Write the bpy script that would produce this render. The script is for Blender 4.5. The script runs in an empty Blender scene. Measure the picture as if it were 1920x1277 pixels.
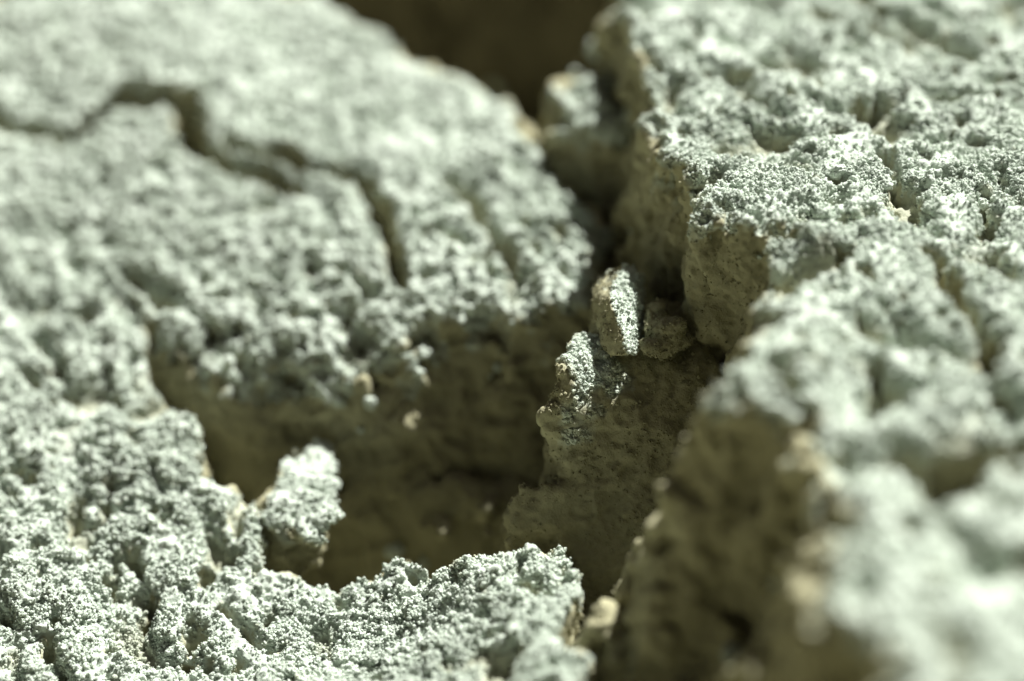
import bpy, bmesh, math, random
import numpy as np, time
T0 = time.time()

# ------------------------------------------------------------------ camera, sky, sun, exposure
scene = bpy.context.scene
PITCH = math.radians(38)
FOCUS = 0.444                                     # metres from lens to plane of focus
CAM = np.array([0.0, 0.0, 0.25377])
cd = bpy.data.cameras.new("camera"); cam = bpy.data.objects.new("camera", cd)
scene.collection.objects.link(cam); scene.camera = cam
cam.location = CAM; cam.rotation_euler = (math.radians(90) - PITCH, 0, 0)
cd.lens = 100; cd.sensor_width = 36; cd.clip_start = 0.005; cd.clip_end = 50
cd.dof.use_dof = True; cd.dof.focus_distance = FOCUS; cd.dof.aperture_fstop = 3.8

SUN = np.array([0.37, 0.53, 0.765]); SUN = SUN / np.linalg.norm(SUN)      # direction towards the sun
elev = math.asin(SUN[2]); azim = math.atan2(SUN[0], SUN[1])
world = bpy.data.worlds.new("World"); scene.world = world; world.use_nodes = True
nt = world.node_tree; bg = nt.nodes["Background"]
sky = nt.nodes.new("ShaderNodeTexSky"); sky.sky_type = 'NISHITA'; sky.sun_disc = False
sky.sun_elevation = elev; sky.sun_rotation = azim
sky.air_density = 0.0; sky.dust_density = 1.1; sky.ozone_density = 0.0
nt.links.new(sky.outputs[0], bg.inputs[0]); bg.inputs[1].default_value = 0.05
sd = bpy.data.lights.new("sun", 'SUN'); sun = bpy.data.objects.new("sun", sd)
scene.collection.objects.link(sun)
sd.energy = 5.0; sd.angle = math.radians(0.5); sd.color = (1.0, 0.985, 0.94)
from mathutils import Vector
sun.rotation_euler = Vector(SUN).to_track_quat('Z', 'Y').to_euler()
sun.location = (0.3, 0.5, 0.6)
vs = scene.view_settings
scene.display_settings.display_device = 'sRGB'
vs.view_transform = 'Standard'; vs.look = 'None'; vs.gamma = 1.0; vs.exposure = 1.72; vs.use_curve_mapping = False
scene.cycles.max_bounces = 8; scene.cycles.diffuse_bounces = 5

rng = np.random.default_rng(7)

# ------------------------------------------------------------------ photo pixel + distance -> place
FW = np.array([0, math.cos(PITCH), -math.sin(PITCH)]); UP = np.array([0, math.sin(PITCH), math.cos(PITCH)])
def ray(X, Y):
    return FW + np.array([1.0, 0, 0]) * ((X - 960) / 1920 * .36) + UP * (-(Y - 638.5) / 1920 * .36)
def at(X, Y, d): return CAM + ray(X, Y) * (FOCUS + d)

# ------------------------------------------------------------------ noise
LAT = rng.random((64, 64, 64), dtype=np.float32) * 2 - 1
JX = rng.random((64, 64, 64), dtype=np.float32); JY = rng.random((64, 64, 64), dtype=np.float32); JZ = rng.random((64, 64, 64), dtype=np.float32)
def rotmat(seed):
    r = np.random.default_rng(seed); q, _ = np.linalg.qr(r.normal(size=(3, 3))); return q.astype(np.float32)
def vnoise(P, scale, seed=0):
    """value noise at points P (N,3); scale = feature size in metres; about -1..1"""
    out = np.empty(len(P), np.float32)
    Rm = rotmat(seed); off = np.random.default_rng(seed + 99).random(3).astype(np.float32) * 50
    for a in range(0, len(P), 400000):
        q = P[a:a + 400000].astype(np.float32) @ Rm / scale + off
        i = np.floor(q).astype(np.int32); f = q - i; f = f * f * f * (f * (f * 6 - 15) + 10)
        i0 = i & 63; i1 = (i + 1) & 63
        x0, y0, z0 = i0.T; x1, y1, z1 = i1.T; fx, fy, fz = f.T
        a00 = LAT[x0, y0, z0] * (1 - fx) + LAT[x1, y0, z0] * fx
        a10 = LAT[x0, y1, z0] * (1 - fx) + LAT[x1, y1, z0] * fx
        a01 = LAT[x0, y0, z1] * (1 - fx) + LAT[x1, y0, z1] * fx
        a11 = LAT[x0, y1, z1] * (1 - fx) + LAT[x1, y1, z1] * fx
        b0 = a00 * (1 - fy) + a10 * fy; b1 = a01 * (1 - fy) + a11 * fy
        out[a:a + 400000] = b0 * (1 - fz) + b1 * fz
    return out
def fbm(P, scale, oct=3, seed=0, gain=0.5):
    r = np.zeros(len(P), np.float32); g = 1.0
    for k in range(oct):
        r += g * vnoise(P, scale / 2 ** k, seed + k * 7); g *= gain
    return r
def domes(P, scale, seed=0, flat=False):
    """lumps: rounded heads on a jittered lattice, 0..1"""
    out = np.empty(len(P), np.float32)
    Rm = rotmat(seed); off = np.random.default_rng(seed + 55).random(3).astype(np.float32) * 50
    if flat: Rm = np.eye(3, dtype=np.float32)
    for a in range(0, len(P), 200000):
        q = P[a:a + 200000].astype(np.float32) @ Rm / scale + off - .5
        i = np.floor(q).astype(np.int32); f = q - i - .5
        best = np.full(len(q), -1.0, np.float32)
        for dx in (0, 1):
            for dy in (0, 1):
                for dz in ((0,) if flat else (0, 1)):
                    cx = (i[:, 0] + dx) & 63; cy = (i[:, 1] + dy) & 63
                    cz = np.zeros_like(cx) if flat else (i[:, 2] + dz) & 63
                    jx = JX[cx, cy, cz]; jy = JY[cx, cy, cz]; jz = JZ[cx, cy, cz]
                    ex = f[:, 0] - dx + .25 - .5 * jx + .25; ey = f[:, 1] - dy + .25 - .5 * jy + .25
                    d2 = ex * ex + ey * ey
                    if not flat:
                        ez = f[:, 2] - dz + .25 - .5 * jz + .25; d2 = d2 + ez * ez
                    rad = .40 + .35 * ((jx * 7.3 + jz * 3.1) % 1)
                    best = np.maximum(best, rad * rad - d2)
        out[a:a + 200000] = np.sqrt(np.clip(best, 0, 1)) * 1.25
    return out
def sstep(a, b, x):
    t = np.clip((x - a) / (b - a), 0, 1); return t * t * (3 - 2 * t)

# ------------------------------------------------------------------ surfaces out of distance fields
def surface_nets(S, org, vox):
    nx, ny, nz = S.shape
    neg = S < 0
    cnt = np.zeros((nx - 1, ny - 1, nz - 1), np.uint8)
    for a in (0, 1):
        for b in (0, 1):
            for c in (0, 1):
                cnt += neg[a:nx - 1 + a, b:ny - 1 + b, c:nz - 1 + c]
    act = (cnt > 0) & (cnt < 8)
    ijk = np.argwhere(act)
    idx = np.full(act.shape, -1, np.int64); idx[act] = np.arange(len(ijk))
    acc = np.zeros((len(ijk), 3), np.float64); n = np.zeros(len(ijk))
    i, j, k = ijk.T
    cor = [(a, b, c) for a in (0, 1) for b in (0, 1) for c in (0, 1)]
    val = {o: S[i + o[0], j + o[1], k + o[2]] for o in cor}
    for o in cor:
        for ax in range(3):
            if o[ax]: continue
            o2 = list(o); o2[ax] = 1; o2 = tuple(o2)
            va, vb = val[o], val[o2]
            m = (va < 0) != (vb < 0)
            t = np.where(m, va / np.where(m, va - vb, 1), 0)
            p = np.array(o, float)[None, :].repeat(len(ijk), 0); p[:, ax] += t
            acc[m] += p[m]; n[m] += 1
    V = (ijk + acc / n[:, None]) * vox + org
    quads = []
    for ax in range(3):
        sl0 = [slice(None)] * 3; sl1 = [slice(None)] * 3
        sl0[ax] = slice(0, -1); sl1[ax] = slice(1, None)
        ch = neg[tuple(sl0)] != neg[tuple(sl1)]
        e = np.argwhere(ch)
        b, c = [(1, 2), (2, 0), (0, 1)][ax]
        ok = (e[:, b] > 0) & (e[:, c] > 0) & (e[:, b] < S.shape[b] - 1) & (e[:, c] < S.shape[c] - 1)
        e = e[ok]
        if not len(e): continue
        inside = neg[tuple(e.T)]
        def cell(db, dc):
            q = e.copy(); q[:, b] -= db; q[:, c] -= dc
            return idx[tuple(q.T)]
        Q = np.stack([cell(1, 1), cell(0, 1), cell(0, 0), cell(1, 0)], 1)
        Q[~inside] = Q[~inside][:, ::-1]
        quads.append(Q)
    return V, np.concatenate(quads)

def mesh_from(name, V, Q):
    me = bpy.data.meshes.new(name)
    me.vertices.add(len(V)); me.vertices.foreach_set("co", np.asarray(V, np.float32).ravel())
    k = Q.shape[1]
    me.loops.add(len(Q) * k); me.loops.foreach_set("vertex_index", np.asarray(Q, np.int32).ravel())
    me.polygons.add(len(Q)); me.polygons.foreach_set("loop_start", np.arange(0, len(Q) * k, k, dtype=np.int32))
    me.update(calc_edges=True); me.validate()
    return me
def subdivided(V, Q):
    """each quad split in four, then eased"""
    n = len(V); m = len(Q)
    E = np.stack([Q, np.roll(Q, -1, 1)], 2).reshape(-1, 2); E.sort(1)
    key = E[:, 0].astype(np.int64) * n + E[:, 1]
    u, inv = np.unique(key, return_inverse=True); inv = inv.reshape(m, 4)
    ea, eb = u // n, u % n
    fc = V[Q].mean(1)
    cnt = np.bincount(inv.ravel(), minlength=len(u)).astype(float)
    fs = np.stack([np.bincount(inv.ravel(), np.repeat(fc[:, k], 4), len(u)) for k in range(3)], 1)
    mid = (V[ea] + V[eb]) / 2
    inner = (cnt == 2)[:, None]
    ep = np.where(inner, (mid + fs / cnt[:, None]) / 2, mid)
    # eased corner points
    val = np.bincount(Q.ravel(), minlength=n).astype(float)
    fa = np.stack([np.bincount(Q.ravel(), np.repeat(fc[:, k], 4), n) for k in range(3)], 1) / np.maximum(val, 1)[:, None]
    ed = np.bincount(np.r_[ea, eb], minlength=n).astype(float)
    ma = np.stack([np.bincount(np.r_[ea, eb], np.r_[mid[:, k], mid[:, k]], n) for k in range(3)], 1) / np.maximum(ed, 1)[:, None]
    rim = np.zeros(n, bool); rim[ea[cnt != 2]] = True; rim[eb[cnt != 2]] = True
    v4 = np.maximum(val, 3)[:, None]
    vp = np.where(rim[:, None], V, (fa + 2 * ma + (v4 - 3) * V) / v4)
    W = np.concatenate([vp, ep, fc]); fi = n + len(u) + np.arange(m); ei = n + inv
    Q2 = np.concatenate([np.stack([Q[:, k], ei[:, k], fi, ei[:, k - 1]], 1) for k in range(4)])
    return W, Q2
def co_no(me):
    n = len(me.vertices)
    c = np.empty(n * 3, np.float32); me.vertices.foreach_get("co", c)
    d = np.empty(n * 3, np.float32); me.vertices.foreach_get("normal", d)
    return c.reshape(-1, 3), d.reshape(-1, 3)
def fine_relief(me, amp, lit_crust):
    """crumbly relief finer than the distance field, along the normals"""
    c, n = co_no(me)
    mk = .35 + 1.0 * sstep(-.4, .4, vnoise(c, .009, 17))                  # smooth skin here, grit there
    h = ((domes(c, .0025, 11) - .45) * .00050 + (domes(c, .0012, 12) - .45) * .00042) * mk + vnoise(c, .0008, 13) * .00026 + vnoise(c, .0018, 14) * .00028
    h += (.35 - np.abs(vnoise(c, .0017, 20))) * .0008 + (.35 - np.abs(vnoise(c, .0010, 21))) * .00042
    rd = 1 - np.abs(vnoise(c, .0045, 19)) * 2.4
    h2 = vnoise(c, .0022, 15) * .00045 + vnoise(c, .0009, 16) * .00026 + (domes(c, .0013, 18) - .4) * .00016 + np.clip(rd, -.3, 1) * .0006
    h = h * lit_crust + h2 * (1 - lit_crust)
    c2 = c + n * (h * amp)[:, None]
    me.vertices.foreach_set("co", c2.astype(np.float32).ravel()); me.update()
    me.polygons.foreach_set("use_smooth", np.ones(len(me.polygons), bool))

def poly_sd(px, py, poly):
    """signed distance to a plan polygon"""
    d = np.full(px.shape, 1e9, np.float32); ins = np.zeros(px.shape, bool)
    for k in range(len(poly)):
        ax, ay = poly[k - 1]; bx, by = poly[k]
        ex, ey = bx - ax, by - ay
        t = np.clip(((px - ax) * ex + (py - ay) * ey) / (ex * ex + ey * ey + 1e-18), 0, 1)
        d = np.minimum(d, np.hypot(px - ax - t * ex, py - ay - t * ey))
        c = ((ay > py) != (by > py)) & (px < ex * (py - ay) / (ey + 1e-18) + ax)
        ins ^= c
    return np.where(ins, -d, d)
def line_d(px, py, pts):
    d = np.full(px.shape, 1e9, np.float32)
    for (ax, ay), (bx, by) in zip(pts[:-1], pts[1:]):
        ex, ey = bx - ax, by - ay
        t = np.clip(((px - ax) * ex + (py - ay) * ey) / (ex * ex + ey * ey + 1e-18), 0, 1)
        d = np.minimum(d, np.hypot(px - ax - t * ex, py - ay - t * ey))
    return d

class Top:
    """a smooth top surface through a few measured points (thin plate)"""
    def __init__(s, ctrl, lam=1e-4):
        P = np.array([at(*c) for c in ctrl]); s.P = P; n = len(P)
        K = s.phi(np.hypot(P[:, None, 0] - P[None, :, 0], P[:, None, 1] - P[None, :, 1])) + lam * np.eye(n)
        A = np.zeros((n + 3, n + 3)); B = np.c_[np.ones(n), P[:, :2]]
        A[:n, :n] = K; A[:n, n:] = B; A[n:, :n] = B.T
        s.w = np.linalg.solve(A, np.r_[P[:, 2], 0, 0, 0])
    def phi(s, r): r = r * 10; return r * r * np.log(r + 1e-9)
    def __call__(s, x, y):
        x = np.asarray(x, float); y = np.asarray(y, float)
        z = s.w[-3] + s.w[-2] * x + s.w[-1] * y
        for p, w in zip(s.P, s.w[:-3]): z = z + w * s.phi(np.hypot(x - p[0], y - p[1]))
        return z
class Flat:
    def __init__(s, z, sx=0, sy=0, y0=.36): s.a = (z, sx, sy, y0)
    def __call__(s, x, y): return s.a[0] + s.a[1] * np.asarray(x) + s.a[2] * (np.asarray(y) - s.a[3])
def on_top(px, top):
    r = []
    for X, Y in px:
        v = ray(X, Y); lo, hi = .15, 1.2
        g = lambda D: (CAM + v * D)[2] - float(top((CAM + v * D)[0], (CAM + v * D)[1]))
        Ds = np.linspace(.25, .9, 300); gs = np.array([g(D) for D in Ds])
        k = np.argmax(gs < 0) if (gs < 0).any() else len(Ds) - 1
        p = CAM + v * (Ds[max(k - 1, 0)] + (Ds[k] - Ds[k - 1]) * (gs[k - 1] / (gs[k - 1] - gs[k] + 1e-12)))
        r.append((p[0], p[1]))
    return r

# ------------------------------------------------------------------ materials
def clay_material(name, lit_crust_col, shade_core_col):
    m = bpy.data.materials.new(name); m.use_nodes = True
    N = m.node_tree.nodes; Lk = m.node_tree.links.new
    b = N["Principled BSDF"]; b.inputs["Roughness"].default_value = 0.95
    b.inputs["Specular IOR Level"].default_value = 0.12
    if "Diffuse Roughness" in b.inputs: b.inputs["Diffuse Roughness"].default_value = 0.6
    at_ = N.new("ShaderNodeAttribute"); at_.attribute_name = "lit_crust"
    ai_ = N.new("ShaderNodeAttribute"); ai_.attribute_name = "lit_crust"; ai_.attribute_type = 'INSTANCER'
    am_ = N.new("ShaderNodeMath"); am_.operation = 'MAXIMUM'; am_.use_clamp = True
    Lk(at_.outputs["Fac"], am_.inputs[0]); Lk(ai_.outputs["Fac"], am_.inputs[1])
    tc = N.new("ShaderNodeNewGeometry")
    def noise(scale, det=4):
        n = N.new("ShaderNodeTexNoise"); n.inputs["Scale"].default_value = scale; n.inputs["Detail"].default_value = det
        Lk(tc.outputs["Position"], n.inputs["Vector"]); return n
    n1 = noise(130); n2 = noise(900, 3); n3 = noise(3200, 2)
    mix = N.new("ShaderNodeMix"); mix.data_type = 'RGBA'
    mix.inputs["A"].default_value = (*shade_core_col, 1); mix.inputs["B"].default_value = (*lit_crust_col, 1)
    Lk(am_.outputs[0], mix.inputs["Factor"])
    def mul(src, noise_out, lo, hi):
        r = N.new("ShaderNodeMapRange"); r.inputs["From Min"].default_value = .3; r.inputs["From Max"].default_value = .7
        r.inputs["To Min"].default_value = lo; r.inputs["To Max"].default_value = hi
        Lk(noise_out, r.inputs["Value"])
        x = N.new("ShaderNodeMix"); x.data_type = 'RGBA'; x.blend_type = 'MULTIPLY'; x.inputs["Factor"].default_value = 1
        Lk(src, x.inputs["A"]); Lk(r.outputs["Result"], x.inputs["B"]); return x.outputs["Result"]
    c = mul(mix.outputs["Result"], n1.outputs["Fac"], .88, 1.10)
    c = mul(c, n2.outputs["Fac"], .90, 1.08)
    Lk(c, b.inputs["Base Color"])
    add = N.new("ShaderNodeMath"); add.operation = 'ADD'
    Lk(n2.outputs["Fac"], add.inputs[0]); Lk(n3.outputs["Fac"], add.inputs[1])
    bp = N.new("ShaderNodeBump"); bp.inputs["Strength"].default_value = 0.5; bp.inputs["Distance"].default_value = 0.0003
    Lk(add.outputs[0], bp.inputs["Height"]); Lk(bp.outputs["Normal"], b.inputs["Normal"])
    return m
SHADE_CLAY = clay_material("shade_toned_clay", (.13, .125, .09), (.11, .10, .065))  # darker tone painted on the far block for the shaded gap
CLAY = clay_material("dry_clay", (.475, .53, .462), (.30, .29, .185))  # one clay: pale sunlit tone and brown shade tone, mixed by mask

def tag(o, label=None, cat=None, group=None, kind=None):
    for k, v in (("label", label), ("category", cat), ("group", group), ("kind", kind)):
        if v: o[k] = v
    return o
def set_lit_crust(me, v):
    a = me.attributes.new("lit_crust", 'FLOAT', 'POINT'); a.data.foreach_set("value", np.asarray(v, np.float32))

# ------------------------------------------------------------------ grain layers (too many to count: instanced grains)
def grain_tree():
    g = bpy.data.node_groups.new("grain_layer", 'GeometryNodeTree')
    g.interface.new_socket("Geometry", in_out='INPUT', socket_type='NodeSocketGeometry')
    g.interface.new_socket("Geometry", in_out='OUTPUT', socket_type='NodeSocketGeometry')
    N = g.nodes; Lk = g.links.new
    gi = N.new("NodeGroupInput"); go = N.new("NodeGroupOutput")
    iop = N.new("GeometryNodeInstanceOnPoints"); iop.inputs["Pick Instance"].default_value = True
    join = N.new("GeometryNodeGeometryToInstance")
    for k in range(4):
        ic = N.new("GeometryNodeMeshIcoSphere"); ic.inputs["Radius"].default_value = 1; ic.inputs["Subdivisions"].default_value = 2
        sp = N.new("GeometryNodeSetPosition"); nz = N.new("ShaderNodeTexNoise"); nz.noise_dimensions = '4D'
        nz.inputs["W"].default_value = 3.7 * k; nz.inputs["Scale"].default_value = 1.3; nz.inputs["Detail"].default_value = 2
        sub = N.new("ShaderNodeVectorMath"); sub.operation = 'SUBTRACT'; sub.inputs[1].default_value = (.5, .5, .5)
        sc = N.new("ShaderNodeVectorMath"); sc.operation = 'SCALE'; sc.inputs["Scale"].default_value = 1.7
        Lk(nz.outputs["Color"], sub.inputs[0]); Lk(sub.outputs[0], sc.inputs[0]); Lk(sc.outputs[0], sp.inputs["Offset"])
        Lk(ic.outputs["Mesh"], sp.inputs["Geometry"]); Lk(sp.outputs["Geometry"], join.inputs["Geometry"])
    Lk(gi.outputs[0], iop.inputs["Points"]); Lk(join.outputs[0], iop.inputs["Instance"])
    for nm, sock in (("gscale", "Scale"), ("grot", "Rotation")):
        a = N.new("GeometryNodeInputNamedAttribute"); a.data_type = 'FLOAT_VECTOR'; a.inputs["Name"].default_value = nm
        Lk(a.outputs["Attribute"], iop.inputs[sock])
    sm = N.new("GeometryNodeSetMaterial"); sm.inputs["Material"].default_value = CLAY
    Lk(iop.outputs[0], sm.inputs[0]); Lk(sm.outputs[0], go.inputs[0])
    return g
GRAINS = grain_tree()
def grain_layer(parent, pts, rad, lit_crust):
    me = bpy.data.meshes.new("grain_layer"); n = len(pts)
    me.vertices.add(n); me.vertices.foreach_set("co", np.asarray(pts, np.float32).ravel())
    sc = rad[:, None] * rng.uniform(.7, 1.25, (n, 3)); ro = rng.uniform(0, 6.28, (n, 3))
    for nm, v in (("gscale", sc), ("grot", ro)):
        a = me.attributes.new(nm, 'FLOAT_VECTOR', 'POINT'); a.data.foreach_set("vector", v.astype(np.float32).ravel())
    set_lit_crust(me, lit_crust)
    o = bpy.data.objects.new("grain_layer", me); scene.collection.objects.link(o); o.parent = parent
    o.modifiers.new("grains", 'NODES').node_group = GRAINS
    o["kind"] = "stuff"
    return o
def in_view(c, m=.12):
    q = c - CAM; D = q @ FW
    u = q[:, 0] / D / .18; v = (q @ UP) / D / .18
    return (np.abs(u) < 1 + m) & (np.abs(v) < .665 + m) & (D > .1), D
def scatter(o, lit_crust, n_top, n_shade_core, rmin=.00007, rmax=.00036):
    me = o.data; c, n = co_no(me)
    vis, D = in_view(c)
    vis &= ((c - CAM) * n).sum(1) < 0.1 * D
    w = np.where(vis, 1.0, 0.0) * np.exp(-(np.abs(D - FOCUS) / .05) ** 1.3)
    for k, (msk, num) in enumerate(((lit_crust > .5, n_top), (lit_crust <= .5, n_shade_core))):
        ww = w * msk * (0.25 + np.clip(.5 + 1.5 * vnoise(c, .004, 77), 0, 1.5))
        if ww.sum() <= 0 or num == 0: continue
        s = rng.choice(len(c), num, p=(ww / ww.sum()).astype(np.float64) / (ww / ww.sum()).astype(np.float64).sum())
        r = rmin + (rmax - rmin) * rng.random(num) ** 3.5
        if k: r *= .7
        pts = c[s] + rng.normal(0, .00015, (num, 3)) + n[s] * (r * rng.uniform(-.2, .7, num))[:, None]
        if k == 0: allp, allr, allc = [pts], [r], [lit_crust[s]]
        else:
            try: allp.append(pts); allr.append(r); allc.append(lit_crust[s])
            except NameError: allp, allr, allc = [pts], [r], [lit_crust[s]]
    return grain_layer(o, np.concatenate(allp), np.concatenate(allr), np.concatenate(allc))

# ------------------------------------------------------------------ a block of cracked clay
FUR = np.array([.62, -.785])                      # furrows run this way in plan
def block(name, poly, top, zbot, label, cat, taper=.25, vox=.0008, rough=None, grooves=(), lumps=1.0, pits=1.0, wall=1.0,
          edge=.0020, round_=.0012, seed=0, grains=(0, 0), group=None, kind=None, pxpoly=True, dents=(), sub=True, shade_only=False, lit_patch_px=None, mat=None):
    pl = on_top(poly, top) if pxpoly else poly
    pa = np.array(pl)
    marg = .012 + (.3 if callable(taper) else taper) * .05
    x0, y0 = pa.min(0) - marg; x1, y1 = pa.max(0) + marg
    x0 = max(x0, -.122); x1 = min(x1, .122); y0 = max(y0, .225); y1 = min(y1, .475 if pxpoly else .65)
    xs = np.arange(x0, x1, vox); ys = np.arange(y0, y1, vox)
    X, Y = np.meshgrid(xs, ys, indexing='ij'); sh = X.shape
    P2 = np.c_[X.ravel(), Y.ravel(), np.full(X.size, seed * .37)].astype(np.float32)
    zt = top(X, Y)
    wx = vnoise(P2, .006, seed + 1) * edge + vnoise(P2, .0026, seed + 2) * edge * .6
    wy = vnoise(P2, .006, seed + 3) * edge + vnoise(P2, .0026, seed + 4) * edge * .6
    d2 = poly_sd(X.ravel() + wx, Y.ravel() + wy, pl).reshape(sh)
    rg = np.ones(X.size) if rough is None else rough(X.ravel(), Y.ravel())
    # relief of the weathered top
    Pf = P2.copy(); along = P2[:, :2] @ FUR; across = P2[:, 0] * FUR[1] - P2[:, 1] * FUR[0]
    Pf[:, 0] = along * .38; Pf[:, 1] = across
    h = vnoise(P2, .028, seed + 5) * .0018
    hd = (domes(P2 + vnoise(P2, .004, seed + 9)[:, None] * .0012, .0085, seed + 6, True) - .5) * .0011
    hd += (domes(P2 + vnoise(P2, .002, seed + 8)[:, None] * .0008, .0042, seed + 7, True) - .5) * .0013
    hd += fbm(P2, .006, 3, seed + 10) * .0012
    fu = np.clip(vnoise(Pf, .0040, seed + 11) - .28, 0, 1)
    hp = -np.clip(vnoise(P2, .0062, seed + 12) - .34, 0, .5) * .0070 - fu * .0052 - np.clip(vnoise(P2, .0023, seed + 14) - .30, 0, .5) * .0125
    hd = lumps * rg * hd * (.35 + 1.1 * sstep(-.35, .35, vnoise(P2, .013, seed + 13))) + pits * rg * hp; hd = np.where(hd > 0, hd * .5, hd)
    H = (h + hd).reshape(sh); PD = hd.reshape(sh).copy()
    for pts, wdt, dep in grooves:
        gl = on_top(pts, top)
        gd = line_d(X.ravel() + wx * 1.1, Y.ravel() + wy * 1.1, gl)
        wv = wdt * (1 + .45 * vnoise(P2, .012, seed + 20))
        H -= (dep * sstep(1.0, .62, gd / wv)).reshape(sh); PD -= (dep * sstep(1.0, .62, gd / wv)).reshape(sh)
    for (dx, dy, dd), rad, dep in dents:
        c = at(dx, dy, dd)
        H += dep * np.exp(-((X - c[0]) ** 2 + (Y - c[1]) ** 2) / rad ** 2)
    zs = np.arange(zbot, float(np.max(np.where(d2 < .006, zt + H, -9))) + .005, vox)
    T = (zs[None, None, :] - (zt + H)[:, :, None]).astype(np.float32) * .8
    sink = np.clip(zt[:, :, None] - zs[None, None, :], -.01, .2)
    tp = taper(X, Y) if callable(taper) else taper
    S = (d2[:, :, None] - (tp[:, :, None] if callable(taper) else tp) * sink).astype(np.float32)
    base = np.maximum(T, S)
    band = np.argwhere((np.abs(S) < .012) & (T < .004))
    Pb = np.c_[xs[band[:, 0]], ys[band[:, 1]], zs[band[:, 2]]].astype(np.float32)
    Pv = Pb * np.array([1, 1, .55], np.float32)
    nz = vnoise(Pv, .014, seed + 30) * .0026 + vnoise(Pv, .006, seed + 31) * .0016 + vnoise(Pb, .003, seed + 32) * .0007
    nz += np.abs(vnoise(Pv, .010, seed + 33)) * .0034 + np.abs(vnoise(Pb, .0052, seed + 35)) * .0020 - .0012 - (domes(Pb, .0048, seed + 34) - .4) * .0012
    S[tuple(band.T)] += wall * nz
    k = round_
    hh = np.clip(k - np.abs(T - S), 0, None) / k
    S = np.maximum(T, S) + hh * hh * k * .25
    S[:, :, 0] = np.maximum(S[:, :, 0], .0001)
    V, Q = surface_nets(S, np.array([xs[0], ys[0], zs[0]]), vox)
    # keep what is near the view (with room for a step aside), drop the underside
    q = V - CAM; D = q @ FW
    keep = (np.abs(q[:, 0] / D) < .18 + .045) & ((q @ UP) / D < .12 + .03) & ((q @ UP) / D > -.12 - .055)
    keep &= V[:, 2] > zbot + 1.2 * vox
    Q = Q[keep[Q].all(1)]
    fn = np.cross(V[Q[:, 2]] - V[Q[:, 0]], V[Q[:, 3]] - V[Q[:, 1]]); fd = V[Q].mean(1) - CAM
    fn /= np.linalg.norm(fn, axis=1)[:, None] + 1e-20; fd /= np.linalg.norm(fd, axis=1)[:, None]
    Q = Q[(fn * fd).sum(1) < .62]
    used = np.zeros(len(V), bool); used[Q.ravel()] = True
    remap = np.cumsum(used) - 1; V = V[used]; Q = remap[Q]
    if sub: V, Q = subdivided(V, Q)
    me = mesh_from(name, V, Q)
    c, n = co_no(me)
    gi = np.clip(np.round((c[:, 0] - xs[0]) / vox).astype(int), 0, len(xs) - 1); gj = np.clip(np.round((c[:, 1] - ys[0]) / vox).astype(int), 0, len(ys) - 1)
    below = (zt + H)[gi, gj] - c[:, 2]
    spill = vnoise(c, .007, seed + 40) * .0030 + vnoise(c, .0028, seed + 44) * .0022 + vnoise(c, .0012, seed + 45) * .0010
    spill = np.clip(spill, -.0026, .0011)
    lit_crust = sstep(.0027, .0013, below + spill) * sstep(.0022, .0012, d2[gi, gj] + spill)  # sunlit tone on the tops, shade tone on the walls, put into colour
    pit = PD[gi, gj] + vnoise(c, .0025, 42) * .0006               # pits and cracks get the shade tone as colour
    lit_crust *= (.40 + .60 * sstep(-.0042, -.0018, pit)) * sstep(-.0095, -.0045, pit)
    lit_crust *= .6 + .4 * sstep(-.05, .35, n[:, 2] + .35 * vnoise(c, .0016, 43))  # steep and undercut faces painted towards the shade tone
    if shade_only: lit_crust *= 0  # shade tone all over
    if lit_patch_px:
        cp = on_top(lit_patch_px, top); lit_crust *= sstep(.0012, -.0012, poly_sd(c[:, 0], c[:, 1], cp) + vnoise(c, .003, 91) * .0016 + vnoise(c, .0012, 92) * .0008)  # painted sunlit tone kept inside this outline only
    fine_relief(me, 1.0, lit_crust)
    set_lit_crust(me, lit_crust); me.materials.append(mat or CLAY)
    o = bpy.data.objects.new(name, me); scene.collection.objects.link(o)
    tag(o, label, cat, group, kind)
    if sum(grains): scatter(o, lit_crust, *grains)
    print(name, len(me.vertices), S.shape, round(time.time() - T0, 1))
    return o

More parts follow.
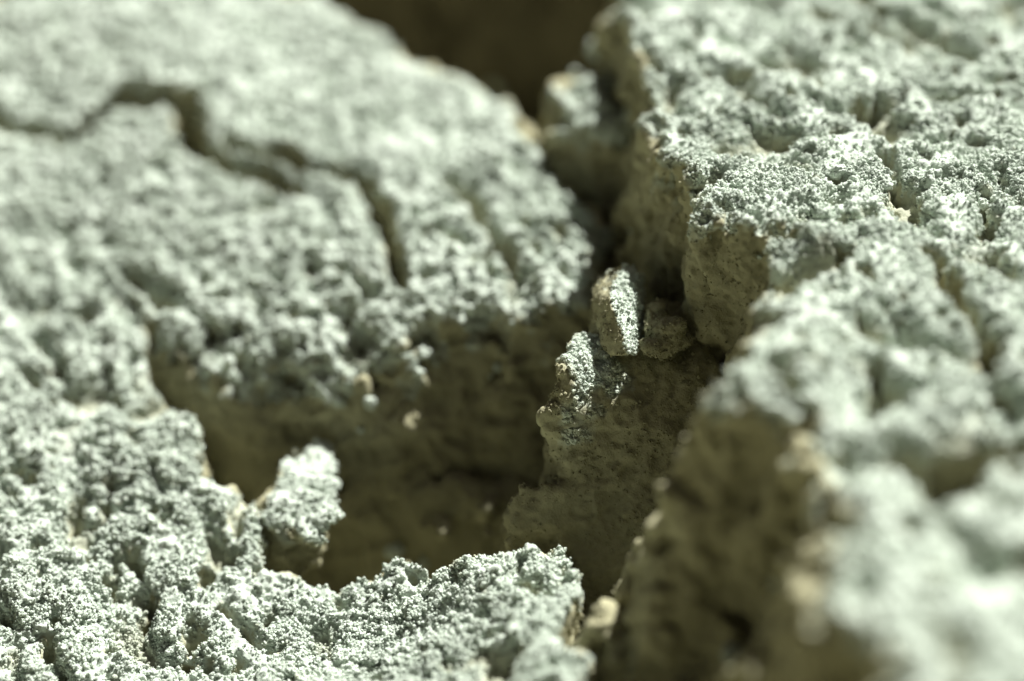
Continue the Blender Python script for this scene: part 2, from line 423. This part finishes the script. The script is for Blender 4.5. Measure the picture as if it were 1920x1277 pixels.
# ------------------------------------------------------------------ loose pieces: a hull of measured corners, worn and crumbly
def shard(name, pts, label, cat, vox=.0005, seed=0, group=None, amp=1.0, lit_crust_fn=None, grains=(0, 0), rnd=.0005, push=None):
    P = np.array([at(*p) for p in pts])
    if push is not None: P = np.concatenate([P, (P - P.mean(0)) * .8 + P.mean(0) + np.array(push)])
    bm = bmesh.new()
    for p in P: bm.verts.new(p)
    r = bmesh.ops.convex_hull(bm, input=bm.verts)
    bm.normal_update(); ctr = P.mean(0)
    planes = []
    for f in bm.faces:
        n = np.array(f.normal); c = np.array(f.calc_center_median())
        if n @ (c - ctr) < 0: n = -n
        planes.append((n, n @ c))
    bm.free()
    lo = P.min(0) - .004; hi = P.max(0) + .004
    ax = [np.arange(lo[i], hi[i], vox) for i in range(3)]
    G = np.stack(np.meshgrid(*ax, indexing='ij'), -1); sh = G.shape[:3]; g = G.reshape(-1, 3).astype(np.float32)
    s = np.full(len(g), -1e9, np.float32)
    for n, d in planes:
        t = g @ n.astype(np.float32) - np.float32(d)
        hh = np.clip(rnd - np.abs(t - s), 0, None) / rnd
        s = np.maximum(s, t) + hh * hh * rnd * .25
    s += amp * (vnoise(g, .005, seed + 1) * .0009 + vnoise(g, .0025, seed + 2) * .0006 - (domes(g, .0032, seed + 3) - .4) * .0007)
    V, Q = surface_nets(s.reshape(sh), lo, vox)
    V, Q = subdivided(V, Q)
    me = mesh_from(name, V, Q)
    c, n = co_no(me)
    lit_crust = np.clip(lit_crust_fn(c, n), 0, 1) if lit_crust_fn else sstep(-.1, .3, n[:, 2] + .3 * vnoise(c, .002, 5))
    fine_relief(me, .8 * amp, lit_crust); set_lit_crust(me, lit_crust); me.materials.append(CLAY)
    o = bpy.data.objects.new(name, me); scene.collection.objects.link(o); tag(o, label, cat, group)
    if sum(grains): scatter(o, lit_crust, *grains)
    return o
def crumb(px, size, label, seed=0, squash=(1, 1, .8), group=None, name="clay_crumb", lit_crust=1.0, grains=0):
    r = np.random.default_rng(seed + 500)
    bm = bmesh.new(); bmesh.ops.create_icosphere(bm, subdivisions=5, radius=1)
    me = bpy.data.meshes.new(name); bm.to_mesh(me); bm.free()
    c, _ = co_no(me); u = c.copy(); q = u * .004 + np.array([seed * .013, seed * .007, 0], np.float32)
    h = 1 + .38 * vnoise(q, .005, seed) + .30 * (domes(q, .0042, seed + 1) - .4) + .16 * (domes(q, .0019, seed + 2) - .4) + .10 * vnoise(q, .0012, seed + 3) + .05 * vnoise(q, .0006, seed + 4)
    c = u * h[:, None] * np.array(squash) * size
    a = r.uniform(0, 6.28); R2 = np.array([[math.cos(a), -math.sin(a), 0], [math.sin(a), math.cos(a), 0], [0, 0, 1]])
    c = c @ R2.T
    me.vertices.foreach_set("co", c.astype(np.float32).ravel()); me.update()
    me.polygons.foreach_set("use_smooth", np.ones(len(me.polygons), bool))
    set_lit_crust(me, np.full(len(c), lit_crust)); me.materials.append(CLAY)
    o = bpy.data.objects.new(name, me); scene.collection.objects.link(o)
    o.location = at(*px) if len(px) == 3 else px[0]
    tag(o, label, "crumb", group)
    return o

# ------------------------------------------------------------------ the setting: crack floor
TOP_R = Flat(0.0, 0.0, 0.0)
TOP_L = Top([(950, 560, .020), (1100, 430, .028), (300, 60, .062), (700, 100, .060), (100, 300, .048), (100, 650, .028), (100, 1180, .0),
             (450, 900, .014), (600, 1150, .002), (480, 1277, -.006)])
TOP_M = Top([(700, 1180, -.001), (860, 1045, -.001), (980, 995, -.002), (1085, 1025, -.005), (1000, 1200, -.022), (560, 1240, -.003), (800, 1277, -.016)])
TOP_P = Top([(1040, 640, .003), (1100, 622, .005), (1200, 612, .008), (1290, 602, .008), (1160, 690, .001), (1290, 690, .003), (1075, 740, -.001),
             (1040, 850, .001), (1110, 850, .0015), (1250, 850, .001), (1060, 960, .003), (1150, 1000, .003), (1250, 960, .002), (1120, 1150, .005), (1250, 1150, .001), (1120, 1290, .006)])

class Floor:
    def __call__(s, x, y):
        x = np.asarray(x, float); y = np.asarray(y, float)
        return (-.074 + .021 * sstep(-.050, -.040, x) * sstep(.012, .004, x) * sstep(.346, .356, y) * sstep(.385, .37, y)
                - .016 * sstep(.0, .03, x) * sstep(.345, .31, y))
gm = bpy.data.meshes.new("ground")
gm.from_pydata([(-3, -3, -.096), (3, -3, -.096), (3, 3, -.096), (-3, 3, -.096)], [], [(0, 1, 2, 3)])
set_lit_crust(gm, np.zeros(4)); gm.materials.append(CLAY)
g = bpy.data.objects.new("ground", gm); scene.collection.objects.link(g); g["kind"] = "structure"
block("crack_floor", [(-.10, .22), (.11, .22), (.11, .50), (-.10, .50)], Floor(), -.094, None, None, taper=.2, vox=.0011, sub=False, pxpoly=False, shade_only=True,
      kind="structure", lumps=1.8, pits=.9, seed=300)

# ------------------------------------------------------------------ the big blocks
R_POLY = [(1150, -70), (1190, 70), (1215, 120), (1240, 180), (1215, 250), (1268, 300), (1262, 335), (1300, 380), (1335, 393), (1400, 428), (1478, 462),
          (1440, 520), (1412, 560), (1448, 620), (1400, 690), (1322, 738), (1400, 738), (1495, 765), (1575, 835), (1610, 905),
          (1580, 990), (1535, 1080), (1560, 1150), (1640, 1200), (1660, 1400), (2350, 1400), (2200, -70)]
def taper_R(x, y): return .15 + .27 * sstep(.335, .300, y)
block("clay_block", R_POLY, TOP_R, -.094, "tall pale clay block filling the right side of the picture", "clay block", taper=taper_R, vox=.00074, wall=.75, seed=1, pits=1.15, lumps=.5,
      grooves=[([(1745, 480), (1800, 560), (1862, 665)], .0028, .008), ([(1690, 820), (1770, 865), (1860, 830), (1960, 850)], .0034, .007)],
      dents=[((1640, 720, -.040), .004, -.007), ((1600, 830, -.050), .0045, -.006), ((1780, 870, -.053), .0045, -.009), ((1510, 500, -.017), .0025, -.008), ((1700, 610, -.029), .003, -.006),
             ((1540, 455, -.012), .003, .003), ((1620, 1090, -.072), .003, -.004), ((1900, 740, -.042), .004, -.007), ((1840, 1050, -.069), .004, -.006), ((1500, 690, -.036), .004, .003)],
      grains=(110000, 14000))
L_POLY = [(-330, 40), (300, -60), (560, -5), (700, 60), (800, 112), (870, 150), (955, 180), (1000, 255), (1022, 300), (1062, 358), (1112, 400), (1118, 440), (1092, 500),
          (1095, 562), (1030, 572), (920, 552), (840, 560), (790, 610), (750, 650), (620, 662), (540, 672), (430, 684), (350, 645), (270, 606),
          (282, 665), (300, 742), (362, 764), (382, 812), (432, 872), (472, 920), (492, 962), (478, 992), (488, 1050), (560, 1075), (640, 1085), (700, 1075),
          (740, 1050), (800, 1065), (830, 1090), (760, 1560), (-330, 1560)]
L_BACK = on_top([(1092, 500), (1095, 562), (1030, 572), (920, 552), (840, 560), (790, 610), (750, 650), (620, 662), (540, 672), (430, 684), (350, 645), (270, 606)], TOP_L)
L_SIDE = on_top([(282, 665), (300, 742), (362, 764), (382, 812), (432, 872), (472, 920), (492, 962), (478, 992), (488, 1050), (560, 1075), (640, 1085), (700, 1075), (740, 1050), (800, 1065), (830, 1090)], TOP_L)
def taper_L(x, y):
    a = line_d(x.ravel(), y.ravel(), L_BACK); b = line_d(x.ravel(), y.ravel(), L_SIDE)
    return (.06 + (.45 + .14 * sstep(-.015, .005, x.ravel())) * sstep(-.004, .004, b - a)).reshape(x.shape)
def rough_L(x, y):
    return .14 + .66 * sstep(.415, .375, y - .10 * x)
block("clay_block", L_POLY, TOP_L, -.078, "wide pale clay slab with a winding crack, filling the left side", "clay block", taper=taper_L, vox=.00074, wall=.65, seed=2, pits=1.15, lumps=.45, edge=.0013, rough=rough_L,
      grooves=[([(-60, 200), (0, 218), (120, 238), (215, 190), (290, 165), (352, 185), (375, 285), (450, 322), (545, 345)], .0022, .013),
               ([(440, 272), (530, 280), (572, 305), (655, 320), (700, 372), (728, 440), (752, 525)], .0017, .012),
               ([(852, 330), (900, 390), (960, 470)], .0018, .006), ([(225, 505), (290, 560)], .002, .006)],
      grains=(120000, 10000))
block("clay_block", [(430, 1290), (560, 1232), (640, 1205), (700, 1178), (722, 1138), (800, 1080), (860, 1042), (930, 1005), (985, 985), (1040, 1000), (1088, 1015), (1085, 1100), (1060, 1190), (1095, 1300),
                     (1080, 1540), (430, 1540)], TOP_M, -.085,
      "low white-topped clay lump at the bottom centre, in front of the pit", "clay block", taper=.03, seed=3, wall=.7, grains=(45000, 8000), lumps=.75, pits=.7)
P_LIT_PATCH = [(1025, 630), (1100, 610), (1150, 620), (1175, 690), (1150, 725), (1090, 775), (1060, 770), (1075, 710), (1050, 660)]  # outline of the sunlit patch painted on the buttress
block("clay_block", [(1034, 642), (1060, 634), (1100, 620), (1160, 604), (1250, 590), (1350, 590), (1360, 800), (1330, 1000), (1330, 1330), (1060, 1330), (1070, 1120), (1050, 1040), (985, 975), (1030, 900), (1040, 850), (1018, 770), (1040, 715)], TOP_P, -.090,
      "shaded clay buttress in the centre with a sunlit patch painted on top", "clay block", taper=.16, seed=4, grains=(9000, 16000), lumps=.35, pits=.15, vox=.0007, wall=.9, lit_patch_px=P_LIT_PATCH)
TOP_F = Flat(-.010)
block("clay_block", [(1020, 190), (1060, 140), (1095, 92), (1150, 74), (1200, 110), (1260, 180), (1260, 260), (1180, 230), (1100, 205)], TOP_F, -.075,
      "stepped clay ledge at the far end of the crack, out of focus", "clay block", taper=.3, seed=5, grains=(2000, 0), lumps=.7)
TOP_B = Flat(.02)
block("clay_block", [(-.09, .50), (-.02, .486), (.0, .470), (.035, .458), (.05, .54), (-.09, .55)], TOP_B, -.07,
      "far blurred clay block, toned dark for shade, beyond the gap at the top", "clay block", taper=.2, seed=6, pxpoly=False, vox=.0016, sub=False, mat=SHADE_CLAY)

# ------------------------------------------------------------------ shards and clods standing in the crack
shard("clay_shard", [(1100, 668, .006), (1106, 590, .008), (1118, 540, .010), (1150, 512, .009), (1168, 496, .009), (1194, 508, .010), (1142, 552, .004), (1160, 606, .000), (1182, 664, -.003),
                     (1208, 545, .013), (1211, 610, .011), (1200, 664, .004), (1130, 530, .018), (1190, 520, .018), (1205, 660, .018), (1105, 668, .016)],
      "upright tooth-shaped clay shard, painted sunlit on its right side, beside the round clod", "clay shard", seed=21, grains=(2200, 1200), vox=.0004, amp=.55,
      lit_crust_fn=lambda c, n: sstep(-.15, .25, n[:, 0] * .8 + n[:, 2] * .6 + .35 * vnoise(c, .0018, 5)))  # sun-facing right side painted pale, the rest in shade tone
shard("clay_clod", [(1208, 612, .005), (1216, 580, .007), (1245, 566, .009), (1285, 574, .010), (1304, 606, .008), (1296, 650, .004), (1256, 662, .001), (1214, 652, .001), (1236, 604, .001), (1276, 610, .000),
                    (1230, 575, .018), (1290, 580, .018), (1260, 660, .014)],
      "dark round clod wedged between the tooth-shaped shard and the right wall", "clay clod", seed=22, vox=.0004, lit_crust_fn=lambda c, n: np.zeros(len(c)), grains=(0, 2500), amp=1.15)
shard("clay_clod", [(515, 1020, .012), (606, 1025, .010), (634, 975, .010), (634, 910, .015), (496, 985, .012), (506, 925, .015), (522, 880, .019), (556, 872, .020), (612, 862, .020), (540, 940, .012), (600, 950, .011), (575, 1000, .009)],
      "clod painted pale on its sunlit faces, standing alone in the pit beside the left slab's edge", "clay clod", seed=52, grains=(1800, 500), push=(.001, .007, .0), amp=.75,
      lit_crust_fn=lambda c, n: sstep(-.2, .2, n[:, 0] * .9 + n[:, 2] * .6 + .15 + .3 * vnoise(c, .0025, 6)) * sstep(at(560, 1040, .010)[2], at(560, 990, .012)[2], c[:, 2] + .001 * vnoise(c, .003, 8)))  # sun-facing faces painted pale; left side and foot in shade tone
shard("clay_clod", [(484, 965, .014), (512, 925, .017), (560, 960, .016), (612, 1000, .013), (612, 1090, .013), (484, 1095, .014), (540, 1015, .0125)],
      "brown stand-in clod for the shaded left side and base of the lone clod in the pit", "clay clod", seed=37, push=(0, .009, 0), amp=1.2, lit_crust_fn=lambda c, n: np.zeros(len(c)), vox=.0006)  # shade tone as colour, for the neighbouring clod's shaded left side and base
shard("clay_clod", [(770, 1030, .022), (785, 930, .027), (820, 892, .029), (890, 890, .029), (935, 925, .027), (945, 1020, .021), (840, 960, .023), (900, 960, .022)],
      "dark rounded clod deep in the shaded pit behind the bottom lump", "clay clod", seed=25, push=(0, .012, 0), amp=1.6, lit_crust_fn=lambda c, n: np.zeros(len(c)), vox=.0006)  # the pit's shade is put into the clod's colour

# ------------------------------------------------------------------ crumbs clinging to walls and lying on edges
_c = np.concatenate([co_no(o.data)[0] for o in scene.collection.objects if o.type == 'MESH' and o.name.startswith(("clay_block", "crack_floor", "clay_clod", "clay_shard"))])
_q = _c - CAM; _D = _q @ FW
_X = 960 + _q[:, 0] / _D / .36 * 1920; _Y = 638.5 - (_q @ UP) / _D / .36 * 1920
def hit(X, Y, r=7):
    k = np.nonzero((np.abs(_X - X) < r) & (np.abs(_Y - Y) < r))[0]
    if not len(k) or _D[k].min() > FOCUS + .075: return hit(X, Y, r + 8)
    j = k[np.argsort(_D[k])[min(len(k) - 1, len(k) // 6)]]
    D = _D[j]; X, Y = (X, Y) if r < 8 else (_X[j], _Y[j])
    return CAM + ray(X, Y) * D, D
W = "crumbs clinging to the shaded walls"; E_ = "crumbs along the block edges"; T_ = "crumbs on the right block's top"
CRUMBS = [
    (865, 600, 15, "pale stand-in for a sunlit nub high on the pit wall, left of a smaller bright one", W), (962, 605, 11, "tiny bright stand-in for a sunlit nub high on the pit wall under the slab's right corner", W),
    (932, 690, 14, "pale stand-in for a sunlit nub halfway down the pit wall, left of the central buttress", W), (920, 706, 8, "tiny stand-in for a sunlit nub touching the one halfway down the pit wall", W),
    (695, 756, 19, "round bright stand-in for a sunlit nub low on the middle of the pit wall", W), (676, 806, 12, "small dim stand-in for a sunlit nub below the round bright one on the pit wall", W),
    (795, 662, 24, "tall white stand-in for a sunlit nub hanging under the slab edge, upper half of a pair", W), (786, 698, 20, "white stand-in for a sunlit nub hanging under the slab edge, lower half of a pair", W),
    (555, 738, 10, "tiny blurred stand-in for a sunlit nub on the left part of the pit wall", W), (430, 678, 24, "blurred white stand-in for a sunlit nub at the slab edge above the pit's left end", W),
    (640, 640, 22, "white stand-in for a sunlit nub at the slab edge above the middle of the pit wall", W),
    (1166, 446, 17, "narrow white crumb in the crack above the tooth-shaped shard, left of two", W), (1192, 434, 20, "larger white crumb in the crack above the shard, right of two", W),
    (1140, 460, 13, "small dim crumb in the crack just left of the pair above the shard", W),
    (1176, 905, 16, "single white crumb on the shaded slope below the buttress", W), (1382, 576, 12, "small bright crumb on the right block's wall beside its jutting lumps", W),
    (1390, 486, 8, "tiny crumb under the right block's front corner, left of two", W), (1424, 482, 9, "tiny crumb under the right block's front corner, right of two", W),
    (738, 1034, 27, "white crumb cluster on the pit's near rim, left of the pointed one", E_), (795, 1056, 22, "pointed white crumb where the left slab meets the bottom lump", E_),
    (975, 988, 10, "tiny white crumb at the top of the bottom lump", E_), (1085, 1018, 16, "white crumb on the right end of the bottom lump", E_),
    (945, 160, 28, "blurred pale crumb on the left slab's far edge", E_), (1132, 96, 44, "large blurred white crumb on the far ledge", E_),
    (1078, 142, 28, "medium blurred crumb on the far ledge, left of the large one", E_), (1040, 176, 24, "small blurred crumb at the left end of the far ledge", E_),
    (1372, 1232, 42, "big blurred white stand-in for a sunlit nub on the near wall at the bottom edge", W), (1455, 1095, 18, "faint blurred stand-in for a sunlit nub on the near wall, above the big blurred one", W),
    (1334, 404, 13, "cluster of bright grains at the right block's sharp front corner", E_), (1150, 675, 12, "bright crumb at the right end of the buttress's painted sunlit patch", E_),
    (1660, 342, 32, "dark-sided rounded crumb on the right block in sharp focus", T_), (1572, 322, 26, "rough crumb on the right block, left of the dark-sided rounded one", T_),
    (1530, 348, 24, "small crumb on the right block nearest its front corner, in focus", T_), (1752, 338, 34, "wide flat crumb on the right block, right of the dark-sided one", T_),
    (1842, 384, 24, "crumb on the right block near the right picture edge", T_), (1450, 350, 18, "little crumb on the right block above its front corner", T_),
]
for i, (X, Y, sz, lab, grp) in enumerate(CRUMBS):
    p, D = hit(X, Y); r = sz / 1920 * .36 * D / 2
    q = p - ray(X, Y) / np.linalg.norm(ray(X, Y)) * r * (.75 if grp == W else .35)
    crumb((q,), r * 1.05, lab, seed=40 + i * 5, squash=tuple(np.random.default_rng(i).uniform(.75, 1.2, 3)), group=grp)  # crumbs carry the full sunlit tone as colour, on shaded walls too
for i, (X, Y, d, sz, lab) in enumerate([
        (660, 985, .030, 46, "dark lump on the pit floor just right of the lone clod"),
        (735, 950, .032, 40, "dark lump at the foot of the pit wall, left of the big shaded clod"), (640, 935, .035, 36, "dark lump at the foot of the pit wall behind the lone clod"),
        (960, 985, .018, 40, "dark lump squeezed between the big shaded clod and the buttress")]):
    D = FOCUS + d
    crumb((X, Y, d), sz / 1920 * .36 * D / 2, lab, seed=400 + i * 9, squash=(1.15, 1, .85), group="dark lumps on the pit floor", name="clay_lump", lit_crust=0.0)  # lumps painted in the pit's shade tone
print("verts", sum(len(m.vertices) for m in bpy.data.meshes))
